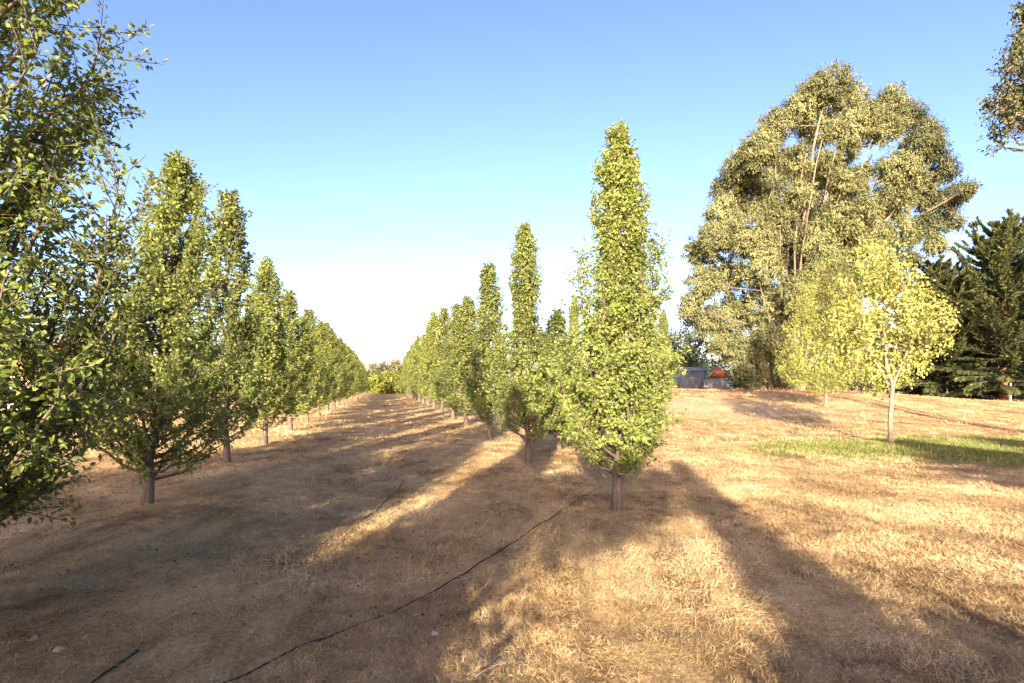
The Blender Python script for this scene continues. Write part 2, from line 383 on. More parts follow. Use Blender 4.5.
# ------------------------------------------------------------------ trees
def pear_meshes(name, seed, H, prof, cb=.42, nb=62, tw=7, step=.032, L=.066, W=.042, r0=.062, mat='pear', spread=1.0, leader=True, dens=1.0, keepout=.75, bmat='bark', leaders=()):
    """upright pear: trunk, ascending limbs with twigs, leaves along the twigs. prof = [(height fraction, crown radius)]"""
    r = np.random.RandomState(seed)
    hs = np.array([p[0] for p in prof]) * H; rr = np.array([p[1] for p in prof])
    R = lambda z: np.interp(z, hs, rr) * .88 * (1 + .16 * math.sin(seed) * np.sin(np.asarray(z) * 3.1 + seed))
    n = 14; zt = np.linspace(-.06, H * .95, n)
    wob = np.cumsum(r.normal(0, .018, (n, 2)), 0); wob -= wob[1]; wob[0] = 0
    tp = np.column_stack([wob, zt]); tr = r0 * np.clip(1 - zt / (H * 1.0), .06, 1) ** .8; tr[0] *= 1.4; tr[1] *= 1.08
    T = Geo(); tube(T, tp, tr, 9)
    B = Geo(); C = Geo(); P = []; D = []; O = []
    ax = lambda z: np.array([np.interp(z, zt, wob[:, 0]), np.interp(z, zt, wob[:, 1]), z])
    twigs = []
    for i in range(nb):
        f = ((i + r.rand()) / nb) ** 1.1
        ha = cb * .9 + f * (H * .93 - cb)
        az = i * 2.39996 + r.normal(0, .35)
        rise = r.uniform(.14, .30) * H * (1 - .55 * f) * (.55 + .45 * min(1, f * 5))
        he = min(ha + rise, H * .985)
        re = R(he) * r.uniform(.72, 1.10)
        o = np.array([math.cos(az), math.sin(az), 0])
        p0 = ax(ha); p2 = ax(min(he, H * .95)) * [1, 1, 0] + o * re + [0, 0, he]
        if he > H * .95: p2[2] = he
        p1 = p0 + o * re * r.uniform(.55, .9) + [0, 0, (he - ha) * r.uniform(.15, .4)]
        m = 9; bp = bez(p0, p1, p2, m); bp[1:-1] += r.normal(0, .015, (m - 2, 3))
        br = np.linspace(r0 * .32 * (1 - .6 * f) + .004, .0035, m)
        tube(B, bp, br, 5)
        twigs.append((bp, o, .30))
        for q in range(tw):
            t = r.uniform(.22, 1) if q else 1.0
            b0 = np.array([np.interp(t, np.linspace(0, 1, m), bp[:, c]) for c in range(3)])
            d = nrm(o * r.uniform(.2, .9) + [0, 0, r.uniform(.2, 1.1)] + r.normal(0, .5, 3))
            ln = r.uniform(.14, .34) * (H / 5) * (.6 + .6 * R(he) / max(rr.max(), .1)) * spread
            e_ = b0 + d * ln
            if math.hypot(e_[0], e_[1]) > R(e_[2]) * r.uniform(.95, 1.5) + .04: ln *= .5
            b2 = b0 + d * ln; b1 = b0 + d * ln * .5 + r.normal(0, .02, 3) + [0, 0, -.01]
            tb = bez(b0, b1, b2, 4); tube(B, tb, np.linspace(.0045, .002, 4), 4, cap=False)
            twigs.append((tb, nrm(d + o * .4), .0))
    twigs.append((tp[int(n * .55):], np.array([0, 0, 1.]), .0))
    for (lx, ly, lz, lr) in leaders:                                # side leaders that climb beside the main stem
        o = nrm(np.array([lx, ly, 0.])); z0 = cb + .13 * (lz - cb)
        lp = bez(ax(z0), np.array([lx * 1.05, ly * 1.05, z0 + (lz - z0) * .35]), np.array([lx * 1.1, ly * 1.1, lz]), 12)
        lp[2:-1] += r.normal(0, .02, (9, 3)); tube(B, lp, np.linspace(r0 * .42, .004, 12), 6)
        twigs.append((lp, nrm(o + [0, 0, 1.]), .35))
        for q in range(int(80 * (lz - z0) / 3)):
            t = r.uniform(.25, .99); b0 = np.array([np.interp(t, np.linspace(0, 1, 12), lp[:, c]) for c in range(3)])
            a = r.uniform(0, 2 * PI); d = nrm([math.cos(a), math.sin(a), r.uniform(.3, 1.3)])
            ln = lr * r.uniform(.7, 1.4) * (1.25 - .8 * t)
            tb = bez(b0, b0 + d * ln * .5 + r.normal(0, .02, 3), b0 + d * ln + [0, 0, ln * .2], 4); tube(B, tb, np.linspace(.0045, .002, 4), 4, cap=False)
            twigs.append((tb, d, .0))
    for tb, o, t0 in twigs:
        ln = np.linalg.norm(np.diff(tb, axis=0), axis=1).sum()
        k = max(2, int(ln * (1 - t0) / step * dens))
        t = r.uniform(t0, 1.02, k); tt = np.linspace(0, 1, len(tb))
        pp = np.column_stack([np.interp(t, tt, tb[:, c]) for c in range(3)])
        tang = nrm(tb[-1] - tb[0])
        dd = nrm(nrm(r.normal(0, 1, (k, 3))) * .9 + tang * .35 + o * .35 + [0, 0, -.15])
        P.append(pp + dd * r.uniform(.01, .04, (k, 1))); D.append(dd); O.append(np.repeat(o[None], k, 0))
    P = np.concatenate(P); D = np.concatenate(D); O = np.concatenate(O)
    rad_ = np.hypot(P[:, 0], P[:, 1]); lim = R(P[:, 2]) * r.normal(1.2, .12, len(P)) + .07
    ok = np.zeros(len(P), bool)
    for (lx, ly, lz, lr) in leaders: ok |= (np.hypot(P[:, 0] - lx, P[:, 1] - ly) < lr * 1.3 * np.clip((lz + .1 - P[:, 2]) / (.35 * lz), .1, 1)) & (P[:, 2] < lz + .12)
    keep = (rad_ < lim) | (r.rand(len(P)) > keepout) | ok
    keep &= P[:, 2] > cb * .8
    P, D, O = P[keep], D[keep], O[keep]; k = len(P)
    out = nrm(P * [1, 1, 0] + 1e-6)
    N = nrm(out * .55 + [0, 0, .55] + r.normal(0, .55, (k, 3)))
    rn = np.clip(r.beta(2, 2, k) * .8 + .12, 0, 1)
    leaves(C, P, D, N, L * r.uniform(.65, 1.2, k), W * r.uniform(.7, 1.15, k), .22, .16, rn)
    return (T.mesh(name + '_trunk', M[bmat], True), B.mesh(name + '_limbs', M[bmat]), C.mesh(name + '_crown', M[mat])), k

def make_tree(name, meshes, loc, rz, label, cat='tree', group=None):
    root = empty(name, loc, rz); tag(root, label, cat, group)
    for nm, me in zip(('trunk', 'branches', 'crown'), meshes): link(nm, me, root)
    return root

# crown outlines: (height fraction, radius in m)
H1 = 4.95
m_near, k = pear_meshes('near_pear', 21, H1, [(.06, .12), (.10, .44), (.17, .62), (.27, .84), (.40, .82), (.46, .62), (.53, .40), (.62, .32), (.78, .30), (.88, .25), (.96, .14), (1, .04)], cb=.42, nb=135, tw=13, step=.0108, L=.048, W=.030,
    leaders=((.43, -.12, 3.6, .40), (-.44, -.05, 3.3, .40), (.15, -.55, 2.9, .3), (-.25, -.45, 3.0, .28)))
print('near pear leaves', k)
def at(px, d): return (px - 512) / 569 * d
x = at(617, 7.30); make_tree('pear_tree', m_near, (x, 7.30, gzf(x, 7.30)), .0, 'tall narrow pear tree in the middle foreground, largest of the right row', group='pear trees of the right row')

m_left, k = pear_meshes('edge_pear', 5, 6.6, [(.05, .6), (.10, 1.05), (.20, 1.25), (.40, 1.25), (.52, 1.2), (.60, 1.1), (.75, 1.0), (.9, .7), (1, .1)], cb=.5, nb=205, tw=13, step=.0145, L=.042, W=.026, r0=.085, spread=.9, mat='pear', leaders=((1.05, .3, 2.9, .55), (.85, -.2, 2.6, .5), (1.0, -.35, 2.1, .5), (.8, .7, 2.3, .5), (.5, -.9, 1.9, .5), (.3, 1.1, 2.0, .5), (1.0, .1, 1.5, .5), (.85, .0, 1.3, .55), (1.0, -.7, 1.5, .5)))
print('edge pear leaves', k)
x = -3.52; make_tree('pear_tree', m_left, (x, 3.1, gzf(x, 3.1)), .0, 'big leafy pear tree at the left edge, cropped by the frame', group='pear trees of the left row')

m_l2, k = pear_meshes('broad_pear', 8, 4.75, [(.07, .3), (.12, 1.0), (.25, 1.25), (.40, 1.08), (.52, .68), (.66, .42), (.86, .36), (.96, .22), (1, .05)], cb=.36, nb=135, tw=12, step=.0165, L=.052, W=.034, r0=.062, spread=1.1, mat='pear', leaders=((.35, -.2, 4.35, .22), (-.45, -.2, 3.6, .25), (.1, .5, 3.9, .22)))
print(k)
VAR = []
profs = [
 (6.0, [(.07, .2), (.12, .75), (.28, .95), (.48, .85), (.58, .50), (.75, .42), (.92, .30), (1, .05)], 'pear_dark'),
 (5.2, [(.08, .2), (.14, .70), (.30, .85), (.50, .70), (.68, .48), (.86, .30), (1, .04)], 'pear'),
 (5.0, [(.10, .2), (.17, .62), (.32, .80), (.45, .70), (.53, .33), (.72, .28), (.92, .22), (1, .04)], 'pear'),
 (5.6, [(.09, .2), (.15, .50), (.32, .66), (.48, .55), (.62, .36), (.80, .32), (.93, .25), (1, .05)], 'pear_dark'),
 (4.8, [(.08, .2), (.15, .70), (.35, .90), (.60, .72), (.80, .42), (1, .05)], 'pear')]
for i, (H, pr, mt) in enumerate(profs):
    me, k = pear_meshes('row_pear_%d' % i, 40 + i, H, pr, cb=.42, nb=90, tw=10, step=.021, L=.075, W=.050, r0=.058, mat=mt, leaders=[((.42, -.2), (-.40, -.25))[q] + (H * (.60 + .06 * ((i + q) % 3)), .2) for q in (0, 1)])
    VAR.append((me, H)); print(k)
PROTO = {}
def row_tree(v, x, y, H, rz, label, group, wide=1.0):
    me, H0 = VAR[v]; s = H / H0; sw = s * wide
    loc = (x, y, gzf(x, y))
    if v not in PROTO:
        PROTO[v] = make_tree('pear_tree', me, loc, rz, label, group=group); PROTO[v].scale = (sw, sw, s); return PROTO[v]
    q_ = random.Random(int(x * 977 + y * 131)); o = copy_tree(PROTO[v], loc, rz, (sw * q_.uniform(.9, 1.12), sw * q_.uniform(.9, 1.12), s * q_.uniform(.94, 1.05)))
    o.rotation_euler = (q_.uniform(-.035, .035), q_.uniform(-.035, .035), rz); tag(o, label, 'tree', group); return o

ORD = ['first', 'second', 'third', 'fourth', 'fifth', 'sixth', 'seventh', 'eighth', 'ninth', 'tenth', 'eleventh', 'twelfth', 'thirteenth', 'fourteenth', 'fifteenth', 'sixteenth', 'seventeenth', 'eighteenth', 'nineteenth', 'twentieth', 'twenty-first', 'twenty-second']
GL, GR_ = 'pear trees of the left row', 'pear trees of the right row'
x = at(147, 7.58); t2_ = make_tree('pear_tree', m_l2, (x, 7.58, gzf(x, 7.58)), 2.0, 'broad pear tree with thick dark trunk, second in the left row', group=GL)
t2_.rotation_euler = (0, .085, .3)
rr_ = random.Random(4)
# left row
row_tree(0, at(227, 11.7), 11.7, 5.65, .3, 'dark tall pear tree with a narrow spire, third in the left row', GL, 1.08)
row_tree(1, at(265, 15.2), 15.2, 5.0, 1.7, 'rounded pear tree with a visible dark trunk, fourth in the left row', GL, 1.2)
d = 20.0; k = 4
while d < 96:
    x = -.2232 * d - 3.25 - .004 * d
    v = (1, 4, 1, 2, 4, 0)[k % 6]; H = rr_.uniform(4.8, 5.5)
    row_tree(v, x, d, H, rr_.uniform(0, 6), '%s pear tree from the camera in the left row%s' % (ORD[k], '' if k < 8 else ', far down the lane'), GL, 1.25)
    d += 4.5; k += 1
# right row
m_r2, k = pear_meshes('spire_pear', 33, 4.97, [(.08, .25), (.14, .70), (.28, .98), (.40, .92), (.48, .58), (.55, .32), (.8, .28), (.95, .18), (1, .05)], cb=.40, nb=100, tw=12, step=.015, L=.058, W=.038, r0=.055, leaders=((-.55, -.2, 2.85, .36), (.40, -.3, 2.3, .32), (-.2, .4, 2.9, .3)))
x = at(528, 11.8); make_tree('pear_tree', m_r2, (x, 11.8, gzf(x, 11.8)), .1, 'yellow-green pear tree with a bushy base and thin spire, second in the right row', group=GR_)
row_tree(3, at(490, 17.5), 17.5, 5.4, 2.2, 'dark spired pear tree with a pale trunk, third in the right row', GR_, 1.15)
row_tree(2, at(466, 22.2), 22.2, 5.4, 2.9, 'bright slim pear tree, fourth in the right row', GR_, 1.2)
row_tree(3, at(453, 26.8), 26.8, 5.7, .4, 'slim pear tree with a dark trunk, fifth in the right row', GR_, 1.3)
d = 33.; k = 5
while d < 98:
    x = -.2200 * d + 3.25 - .002 * d
    v = (3, 2, 3, 4, 1)[k % 5]; H = rr_.uniform(5.6, 6.5)
    row_tree(v, x, d, H, rr_.uniform(0, 6), '%s pear tree from the camera in the right row%s' % (ORD[k], '' if k < 8 else ', far down the lane'), GR_, 1.3)
    d += 5.3; k += 1
# a third row shows behind the near tree
for i, (px, dd, H, v, lab) in enumerate(((559, 13.8, 3.3, 4, 'pale pear tree half hidden to the left of the big near tree'), (660, 23.5, 4.4, 1, 'small pear tree with a low branch behind the right side of the near tree'), (575, 29, 5.6, 2, 'pear tree hidden behind the near tree'))):
    xx = at(px, dd); row_tree(v, xx, dd, H, 1.3 * i, lab, 'pear trees of a third row', (1.5, .8, .8)[i])

# unseen trees behind the photographer; most are added to throw shade into the picture
for i, (x, d, H, v, wd) in enumerate(((-1.75, -1.7, 4.3, 3, 1.6), (-2.55, -4.3, 5.8, 0, 1.05))):
    row_tree(v, x, d, H, 1. + i, 'pear tree of the left row standing behind the photographer', GL, wd)
for i, (d, H, v, wd) in enumerate(((-3.5, 5.9, 1, 1.9), (-6.8, 6.0, 0, 1.9), (-10.0, 6.2, 4, 2.1), (-13., 6.2, 1, 2.1), (-16., 6.2, 4, 2.1), (-19, 6.4, 0, 2.0), (-22, 6.4, 4, 2.1))):  # row added to keep the left foreground in shade
    row_tree(v, -.2232 * d - 9.6, d, H, 2. + i, 'pear tree of an unseen row added at the left for its shade', 'pear trees behind the photographer', wd)
def caster(v, tx, ty, H, wide, lab):  # places an unseen tree so its shadow tip falls on a chosen spot
    Ls = H / TAN_EL
    row_tree(v, tx - SDIR[0] * Ls, ty - SDIR[1] * Ls, H, tx, lab, 'pear trees behind the photographer', wide)
caster(3, 3.75, 13.2, 6.0, .85, 'slim pear tree behind the photographer casting the long shadow tongue')
caster(4, 10.8, 17.0, 7.0, 2.4, 'unseen broad pear tree added to shade the green grass')  # this broad tree and the next are added to shade the green grass
caster(1, 13.8, 16.5, 7.2, 2.4, 'second unseen broad pear tree added to shade the green grass')
caster(4, 14.0, 19.0, 7.2, 1.3, 'unseen tall pear tree added for the shade stripe at the right')  # added too, for the shade stripe beyond the green grass

row_tree(1, -3.75, -4.6, 2.6, 2., 'unseen low pear tree added to shade the lower left', 'pear trees behind the photographer', 1.6)  # added to block a streak of sun at the lower left
row_tree(3, 2.0, -3.6, 2.15, 1., 'unseen slim pear tree added for the shade bump at the lower right', 'pear trees behind the photographer', .9)  # added for the pointed bump of shade at the lower right

# --- crowns made of clumps
def sprays(r, c, rad3, ns, nl, spread, droop, out=.5, upw=.2):
    """leaf positions: ns sprays through an ellipsoid, each of nl leaves hanging round its shoot"""
    u = nrm(r.normal(0, 1, (ns, 3))); q = r.uniform(.25, 1, ns) ** .55
    pc = np.asarray(c) + u * q[:, None] * np.asarray(rad3)
    dirs = nrm(u * out + [0, 0, upw] + r.normal(0, .45, (ns, 3)))
    P = np.repeat(pc, nl, 0) + np.repeat(dirs, nl, 0) * r.uniform(-.6, 1, (ns * nl, 1)) * spread + r.normal(0, spread * .38, (ns * nl, 3))
    D = nrm(np.repeat(dirs, nl, 0) * .5 + [0, 0, -droop] + r.normal(0, .55, (ns * nl, 3)))
    N = nrm(np.repeat(u, nl, 0) * 1.0 + r.normal(0, .38, (ns * nl, 3)) + [0, 0, .3])
    rn = np.clip(np.repeat(r.normal(.5, .16, ns), nl) + r.normal(0, .16, ns * nl), 0, 1)
    return P, D, N, rn

def clump_tree(name, base, stems, clumps, label, cat, leafmat, barkmat, ns, nl, L, W, spread, droop=.7, seed=1, trunk_r=.3, group=None, strip=False, limb_r=.05, dark=None, darkmat=None, up=.2):
    """stems: list of (offset xy, top point rel. base, radius); clumps: list of (centre rel. base, (rx, ry, rz))"""
    r = np.random.RandomState(seed)
    root = empty(name, base); tag(root, label, cat, group)
    T = Geo(); B = Geo(); C = Geo(); C2 = Geo(); paths = []
    for (o, top, rad_) in stems:
        p0 = np.array([o[0], o[1], o[2] if len(o) > 2 else -.15]); p2 = np.array(top, float)
        p1 = np.array([o[0] * 1.1 + (p2[0] - o[0]) * .25, o[1] * 1.1 + (p2[1] - o[1]) * .25, p2[2] * .5])
        pt = bez(p0, p1, p2, 12); pt[2:-1] += (r.normal(0, rad_ * .3, (9, 3)) + np.cumsum(r.normal(0, rad_ * .55, (9, 3)), 0) * np.linspace(1, .3, 9)[:, None]) * [1, 1, .2]
        rd = np.linspace(rad_, rad_ * .22, 12); rd[0] *= 1.35
        tube(T, pt, rd, 9); paths.append(pt)
    for ci, (c, q) in enumerate(clumps):
        c = np.array(c, float); q = np.array(q, float)
        best = None
        for pt in paths:
            for j in range(2, 12):
                dz = c[2] - pt[j][2]; dh = np.linalg.norm(c[:2] - pt[j][:2])
                if dz < .12 * dh: continue
                sc_ = dh + .55 * dz
                if best is None or sc_ < best[0]: best = (sc_, pt[j])
        p0 = best[1] if best else paths[0][2]
        p1 = p0 + (c - p0) * [.5, .5, .3]
        pb = bez(p0, p1, c + [0, 0, q[2] * .2], 8); pb[1:-1] += r.normal(0, limb_r * .8, (6, 3))
        tube(B, pb, np.linspace(limb_r * min(1.35, .6 + .12 * np.linalg.norm(c - p0) / max(q.mean(), .2)), limb_r * .25, 8), 6)
        for s in range(7):
            e = c + nrm(r.normal(0, 1, 3) + [0, 0, .3]) * q * r.uniform(.6, .95)
            st = pb[r.randint(3, 8)]
            tube(B, bez(st, (st + e) / 2 + r.normal(0, .1, 3) * q, e, 5), np.linspace(limb_r * .3, limb_r * .1, 5), 4, cap=False)
        vol = (q[0] * q[1] * q[2]) ** (2 / 3.)
        n_ = max(4, int(ns * vol))
        P, D, N, rn = sprays(r, c, q, n_, nl, spread, droop, upw=up)
        ok = P[:, 2] > .15
        P, D, N, rn = P[ok], D[ok], N[ok], rn[ok]
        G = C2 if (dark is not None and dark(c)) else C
        if strip: strips(G, P, D, N, L * r.uniform(.6, 1.3, len(P)), W * r.uniform(.7, 1.2, len(P)), rn)
        else: leaves(G, P, D, N, L * r.uniform(.6, 1.25, len(P)), W * r.uniform(.7, 1.2, len(P)), .2, .15, rn)
    link('trunk', T.mesh(name + '_trunk', M[barkmat], True), root)
    link('branches', B.mesh(name + '_branches', M[barkmat]), root)
    link('crown', C.mesh(name + '_crown', M[leafmat]), root)
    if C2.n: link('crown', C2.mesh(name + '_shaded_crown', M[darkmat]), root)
    return root

# the big gum tree
GD = 45.; GX = at(790, GD); GZ = gzf(GX, GD)
def gp(px, py, dy): 
    return ((px - 512) / 569 * (GD + dy) - GX, dy, 1.6 + (385 - py) / 569 * (GD + dy) - GZ)
rg = random.Random(9)
cl = []
for (px, py, pr) in ((830, 86, 26), (812, 92, 20), (848, 100, 24), (802, 108, 24), (776, 128, 24), (760, 150, 24), (742, 168, 24), (818, 128, 26), (850, 130, 20), (728, 190, 22), (722, 212, 20), (752, 200, 27), (786, 165, 26), (892, 100, 18), (905, 118, 24), (880, 126, 20), (868, 112, 14), (926, 132, 18), (918, 150, 22), (935, 150, 14),
        (944, 170, 17), (960, 192, 15), (968, 188, 10), (940, 205, 22), (918, 190, 22), (925, 228, 20), (900, 235, 20), (908, 170, 18), (893, 205, 22), (952, 222, 14), (905, 260, 16), (935, 245, 12),
        (826, 165, 20), (838, 200, 22), (806, 200, 24), (778, 212, 26), (748, 236, 26), (716, 238, 22), (698, 252, 18), (702, 284, 20), (690, 306, 14), (724, 276, 26), (760, 262, 27), (800, 246, 25), (838, 242, 24), (872, 232, 18), (868, 262, 24), (886, 285, 20), (728, 318, 27), (704, 322, 18), (760, 304, 28), (800, 292, 29), (840, 292, 28), (735, 348, 22), (768, 345, 27), (800, 335, 27), (845, 335, 27), (750, 372, 18), (785, 372, 20), (825, 370, 20), (865, 330, 22), (860, 365, 20), (720, 345, 12)):
    mid = 770 < px < 860 and 145 < py < 340
    dy = rg.uniform(-4.4, 3.6) - (1.6 if py > 230 else 0) + (1.0 if mid else 0)
    rm = pr / 569 * GD * (.74 if mid else .80)
    cl.append((gp(px, py, dy), (rm * 1.0, rm * rg.uniform(.95, 1.25), rm * rg.uniform(.85, 1.05))))
for (px, py, pr) in ((812, 175, 24), (838, 178, 22), (795, 215, 24), (822, 225, 26), (848, 232, 22), (800, 265, 26), (832, 275, 26), (775, 245, 22), (770, 185, 22), (858, 268, 20), (820, 318, 26), (790, 320, 24), (862, 205, 13), (850, 150, 14)):
    rm = pr / 569 * GD; cl.append((gp(px, py, rg.uniform(2.2, 4.5)), (rm * .82, rm * .9, rm * .82)))
for (px, py, pr) in ((800, 195, 15), (836, 212, 14), (815, 238, 17), (846, 182, 13), (780, 222, 17), (828, 264, 17), (852, 225, 13), (795, 160, 14), (862, 250, 15), (893, 168, 15), (889, 188, 14), (864, 172, 9), (858, 190, 10), (870, 208, 11)):
    rm = pr / 569 * GD; cl.append((gp(px, py, rg.uniform(-4.2, -2.6)), (rm, rm, rm)))
st = []
for (ox, px, py, dy, r_) in ((-.5, 825, 100, 0, .36), (-.2, 845, 130, 1, .30), (.3, 892, 120, .5, .30), (.7, 930, 165, -.5, .28), (-.9, 775, 150, -.5, .32), (-1.2, 735, 200, .6, .30), (-1.5, 712, 260, -.8, .24), (.0, 810, 190, -2.0, .26), (.9, 905, 220, 1.2, .24), (-.4, 790, 200, -1.2, .24), (-.8, 745, 310, -2.4, .2), (.4, 855, 230, -2.2, .22), (.1, 822, 140, -4.6, .20), (.2, 836, 150, -4.2, .20), (-.2, 803, 165, -4.9, .19), (.5, 872, 140, -3.4, .20), (-.6, 780, 225, -5.2, .18), (-1.0, 752, 265, -5.4, .17), (.3, 848, 175, -4.8, .18), (.0, 812, 190, -5.4, .17)):
    st.append(((ox, rg.uniform(-.6, .6)), gp(px, py, dy), r_ * .68))
clump_tree('gum_tree', (GX, GD, GZ), st, cl, 'huge spreading gum tree with pale stems and olive foliage behind the yellow trees', 'tree', 'gum', 'bark_gum', 84, 24, .24, .080, .32, .75, seed=3, limb_r=.030, dark=lambda c: c[0] > 8.6 and c[2] > 9, darkmat='gum_dark')  # darker leaf colour on the upper right clumps paints in their shaded side

# dead, hanging lower foliage is a tangle of its own material on the same tree
def near_clumps(px0, D, items, rng, squash=1.0):
    gx = at(px0, D); zz = gzf(gx, D); out = []
    for (px, py, pr) in items:
        dy = rng.uniform(-.5, .5) * D * .05
        rm = pr / 569 * D
        out.append((((px - 512) / 569 * (D + dy) - gx, dy * 1.4, 1.6 + (385 - py) / 569 * (D + dy) - zz), (rm, rm * 1.1, rm * squash)))
    return gx, zz, out

# yellow broadleaf tree on the green grass
D_ = 15.2
gx, zz, cl = near_clumps(891, D_, ((878, 248, 13), (862, 263, 16), (892, 267, 18), (875, 279, 22), (850, 288, 18), (905, 289, 20), (925, 304, 18), (868, 308, 26), (898, 317, 26), (930, 321, 20), (945, 319, 10), (850, 322, 24), (838, 344, 20), (866, 347, 28), (900, 350, 28), (932, 344, 18), (850, 364, 16), (880, 372, 24), (908, 369, 20), (890, 384, 12), (836, 317, 14), (870, 383, 12)), rg)
clump_tree('yellow_tree', (gx, D_, zz), [((0, 0), (-.25, 0, 4.6), .07), ((-.05, 0, 1.45), (.75, -.2, 3.6), .04), ((-.05, 0, 1.6), (-.9, .3, 3.6), .04)], cl, 'yellow-leaved young tree with a slim pale trunk on the green grass patch', 'tree', 'yellow', 'bark_pale', 190, 9, .075, .062, .15, .45, seed=6, limb_r=.022)
D_ = 27.
gx, zz, cl = near_clumps(826, D_, ((822, 268, 9), (812, 284, 12), (830, 290, 14), (805, 305, 14), (822, 312, 18), (842, 318, 14), (797, 328, 14), (815, 338, 20), (838, 345, 18), (792, 352, 13), (808, 364, 20), (832, 370, 20), (795, 375, 13), (818, 380, 14), (842, 380, 12), (850, 360, 14), (785, 368, 8)), rg)
clump_tree('yellow_tree', (gx, D_, zz), [((0, 0), (-.1, 0, 5.2), .085), ((0, 0, 1.2), (-1.0, .3, 3.9), .05), ((0, 0, 1.3), (.9, .2, 3.9), .05)], cl, 'finer-leaved yellow-green tree with a whitish trunk left of the near yellow tree', 'tree', 'lime', 'bark_pale', 170, 12, .078, .056, .2, .45, seed=8, limb_r=.03)

# tree cropped by the right edge, upper corner
D_ = 15.
gx, zz, cl = near_clumps(1125, D_, ((1012, 62, 15), (1004, 92, 14), (1020, 100, 18), (994, 108, 11), (1022, 36, 13), (1010, 122, 14), (1028, 75, 22), (996, 128, 7), (1000, 146, 5), (1045, 50, 30), (1060, 100, 34), (1035, 125, 14), (1030, 12, 14), (1052, 5, 28), (1090, 40, 40), (1095, 110, 36), (1130, 80, 44), (1080, -20, 36), (1125, 0, 40), (1170, 60, 40), (1165, 120, 34)), rg)
clump_tree('gum_tree', (gx, D_, zz), [((0, 0), (-.6, 0, 9.5), .2), ((0, 0), (-2.0, .2, 8.5), .11), ((0, 0), (.8, 0, 8.6), .11)], cl, 'leafy tree overhanging the upper right corner, cropped by the frame', 'tree', 'gum_dark', 'bark_gum', 150, 15, .12, .055, .17, .6, seed=12, limb_r=.04)

# unseen tree, added and shaped to shade the foot of the near pear
rg2 = random.Random(2)
bx_, by_ = -1.75, -9.8
clump_tree('added_shade_tree', (bx_, by_, gzf(bx_, by_)), [((0, 0), (.1, 0, 4.9), .032)], [((-1.1, 0, 4.5), (.6, .6, .6)), ((-.5, 0, 4.5), (.65, .6, .65)), ((.1, .2, 4.5), (.65, .6, .6)), ((.6, 0, 4.6), (.55, .6, .5)), ((1.0, 0, 4.85), (.45, .5, .42)), ((1.25, .1, 5.1), (.35, .4, .28)), ((-.2, -.2, 5.0), (.8, .5, .4))], 'unseen bare-stemmed tree added for its shade', 'tree', 'bush', 'bark', 480, 9, .08, .05, .1, .3, seed=44, limb_r=.02)

# conifers at the right
def conifer(base, H, rmax, seed, label, lean=.0, low=.045, dens=1.0):
    r = np.random.RandomState(seed)
    root = empty('conifer', base); tag(root, label, 'tree', 'dark conifers at the right edge')
    T = Geo(); B = Geo(); C = Geo()
    tube(T, [(0, 0, -.1), (0.02, 0, H * .3), (0, .03, H * .6), (0, 0, H)], [rmax * .052, rmax * .035, rmax * .02, .02], 9)
    nb = int(200 * dens); Ps, Ds, Ns, Rs = [], [], [], []
    for i in range(nb):
        f = ((i + r.rand()) / nb) ** 1.12; z = H * (low + (.97 - low) * f)
        az = i * 2.39996 + r.normal(0, .3); ln = rmax * (1 - f) ** .66 * r.uniform(.5, 1.2) * (.55 + .45 * min(1, f * 5 + .4)) + .25
        o = np.array([math.cos(az), math.sin(az), 0]); side = np.array([-o[1], o[0], 0])
        p0 = np.array([0, 0, z]); p2 = p0 + o * ln + [0, 0, ln * (r.uniform(.35, .8) * (.6 + .9 * f) * min(1, f * 3 + .1) - .12 * (f < .2))]
        p1 = p0 + o * ln * .6 + [0, 0, ln * r.uniform(-.1, .1)]
        bp = bez(p0, p1, p2, 8); tube(B, bp, np.linspace(.05 * (1 - f) + .015, .008, 8), 4, cap=False)
        m = int(14 + 10 * ln)
        t = r.uniform(.03, 1, m) ** .85; tt = np.linspace(0, 1, 8)
        q = np.column_stack([np.interp(t, tt, bp[:, c]) for c in range(3)])
        tg = nrm(bp[-1] - bp[-3])
        for j in range(m):
            sl = (.14 + .26 * ln * (1 - t[j])) * r.uniform(.5, 1.1)
            dd = nrm(tg * .9 + side * r.choice([-1, 1]) * r.uniform(.2, .6) + [0, 0, r.uniform(-.2, .1)])
            kk = 14; s_ = r.uniform(0, 1, (kk, 1))
            Ps.append(q[j] + dd * sl * s_ + r.normal(0, .02, (kk, 3))); Ds.append(nrm(dd + r.normal(0, .22, (kk, 3)) + [0, 0, -.1]))
            Ns.append(nrm(r.normal(0, .5, (kk, 3)) + [0, 0, 1] + o * .3)); Rs.append(np.clip(r.normal(.2 + .45 * t[j], .17, kk), 0, 1))
    P = np.concatenate(Ps); strips(C, P, np.concatenate(Ds), np.concatenate(Ns), r.uniform(.20, .40, len(P)), r.uniform(.045, .085, len(P)), np.concatenate(Rs))
    link('trunk', T.mesh('conifer_trunk', M['bark_red'], True), root)
    link('branches', B.mesh('conifer_branches', M['bark']), root)
    link('crown', C.mesh('conifer_crown', M['conifer']), root)
    return root
for (px, d_, H, rm, s, lab) in ((1004, 40, 12.6, 6.0, 1, 'dark conifer with reddish trunk and upswept tips near the right edge'), (936, 43, 10.2, 5.0, 2, 'lower dark conifer between the yellow tree and the taller conifers'), (1056, 43, 12.8, 6.0, 4, 'dark conifer cut off by the right frame edge'), (968, 46, 9.6, 4.6, 7, 'dark conifer standing back between its two neighbours')):
    xx = at(px, d_); conifer((xx, d_, gzf(xx, d_)), H, rm, s, lab)

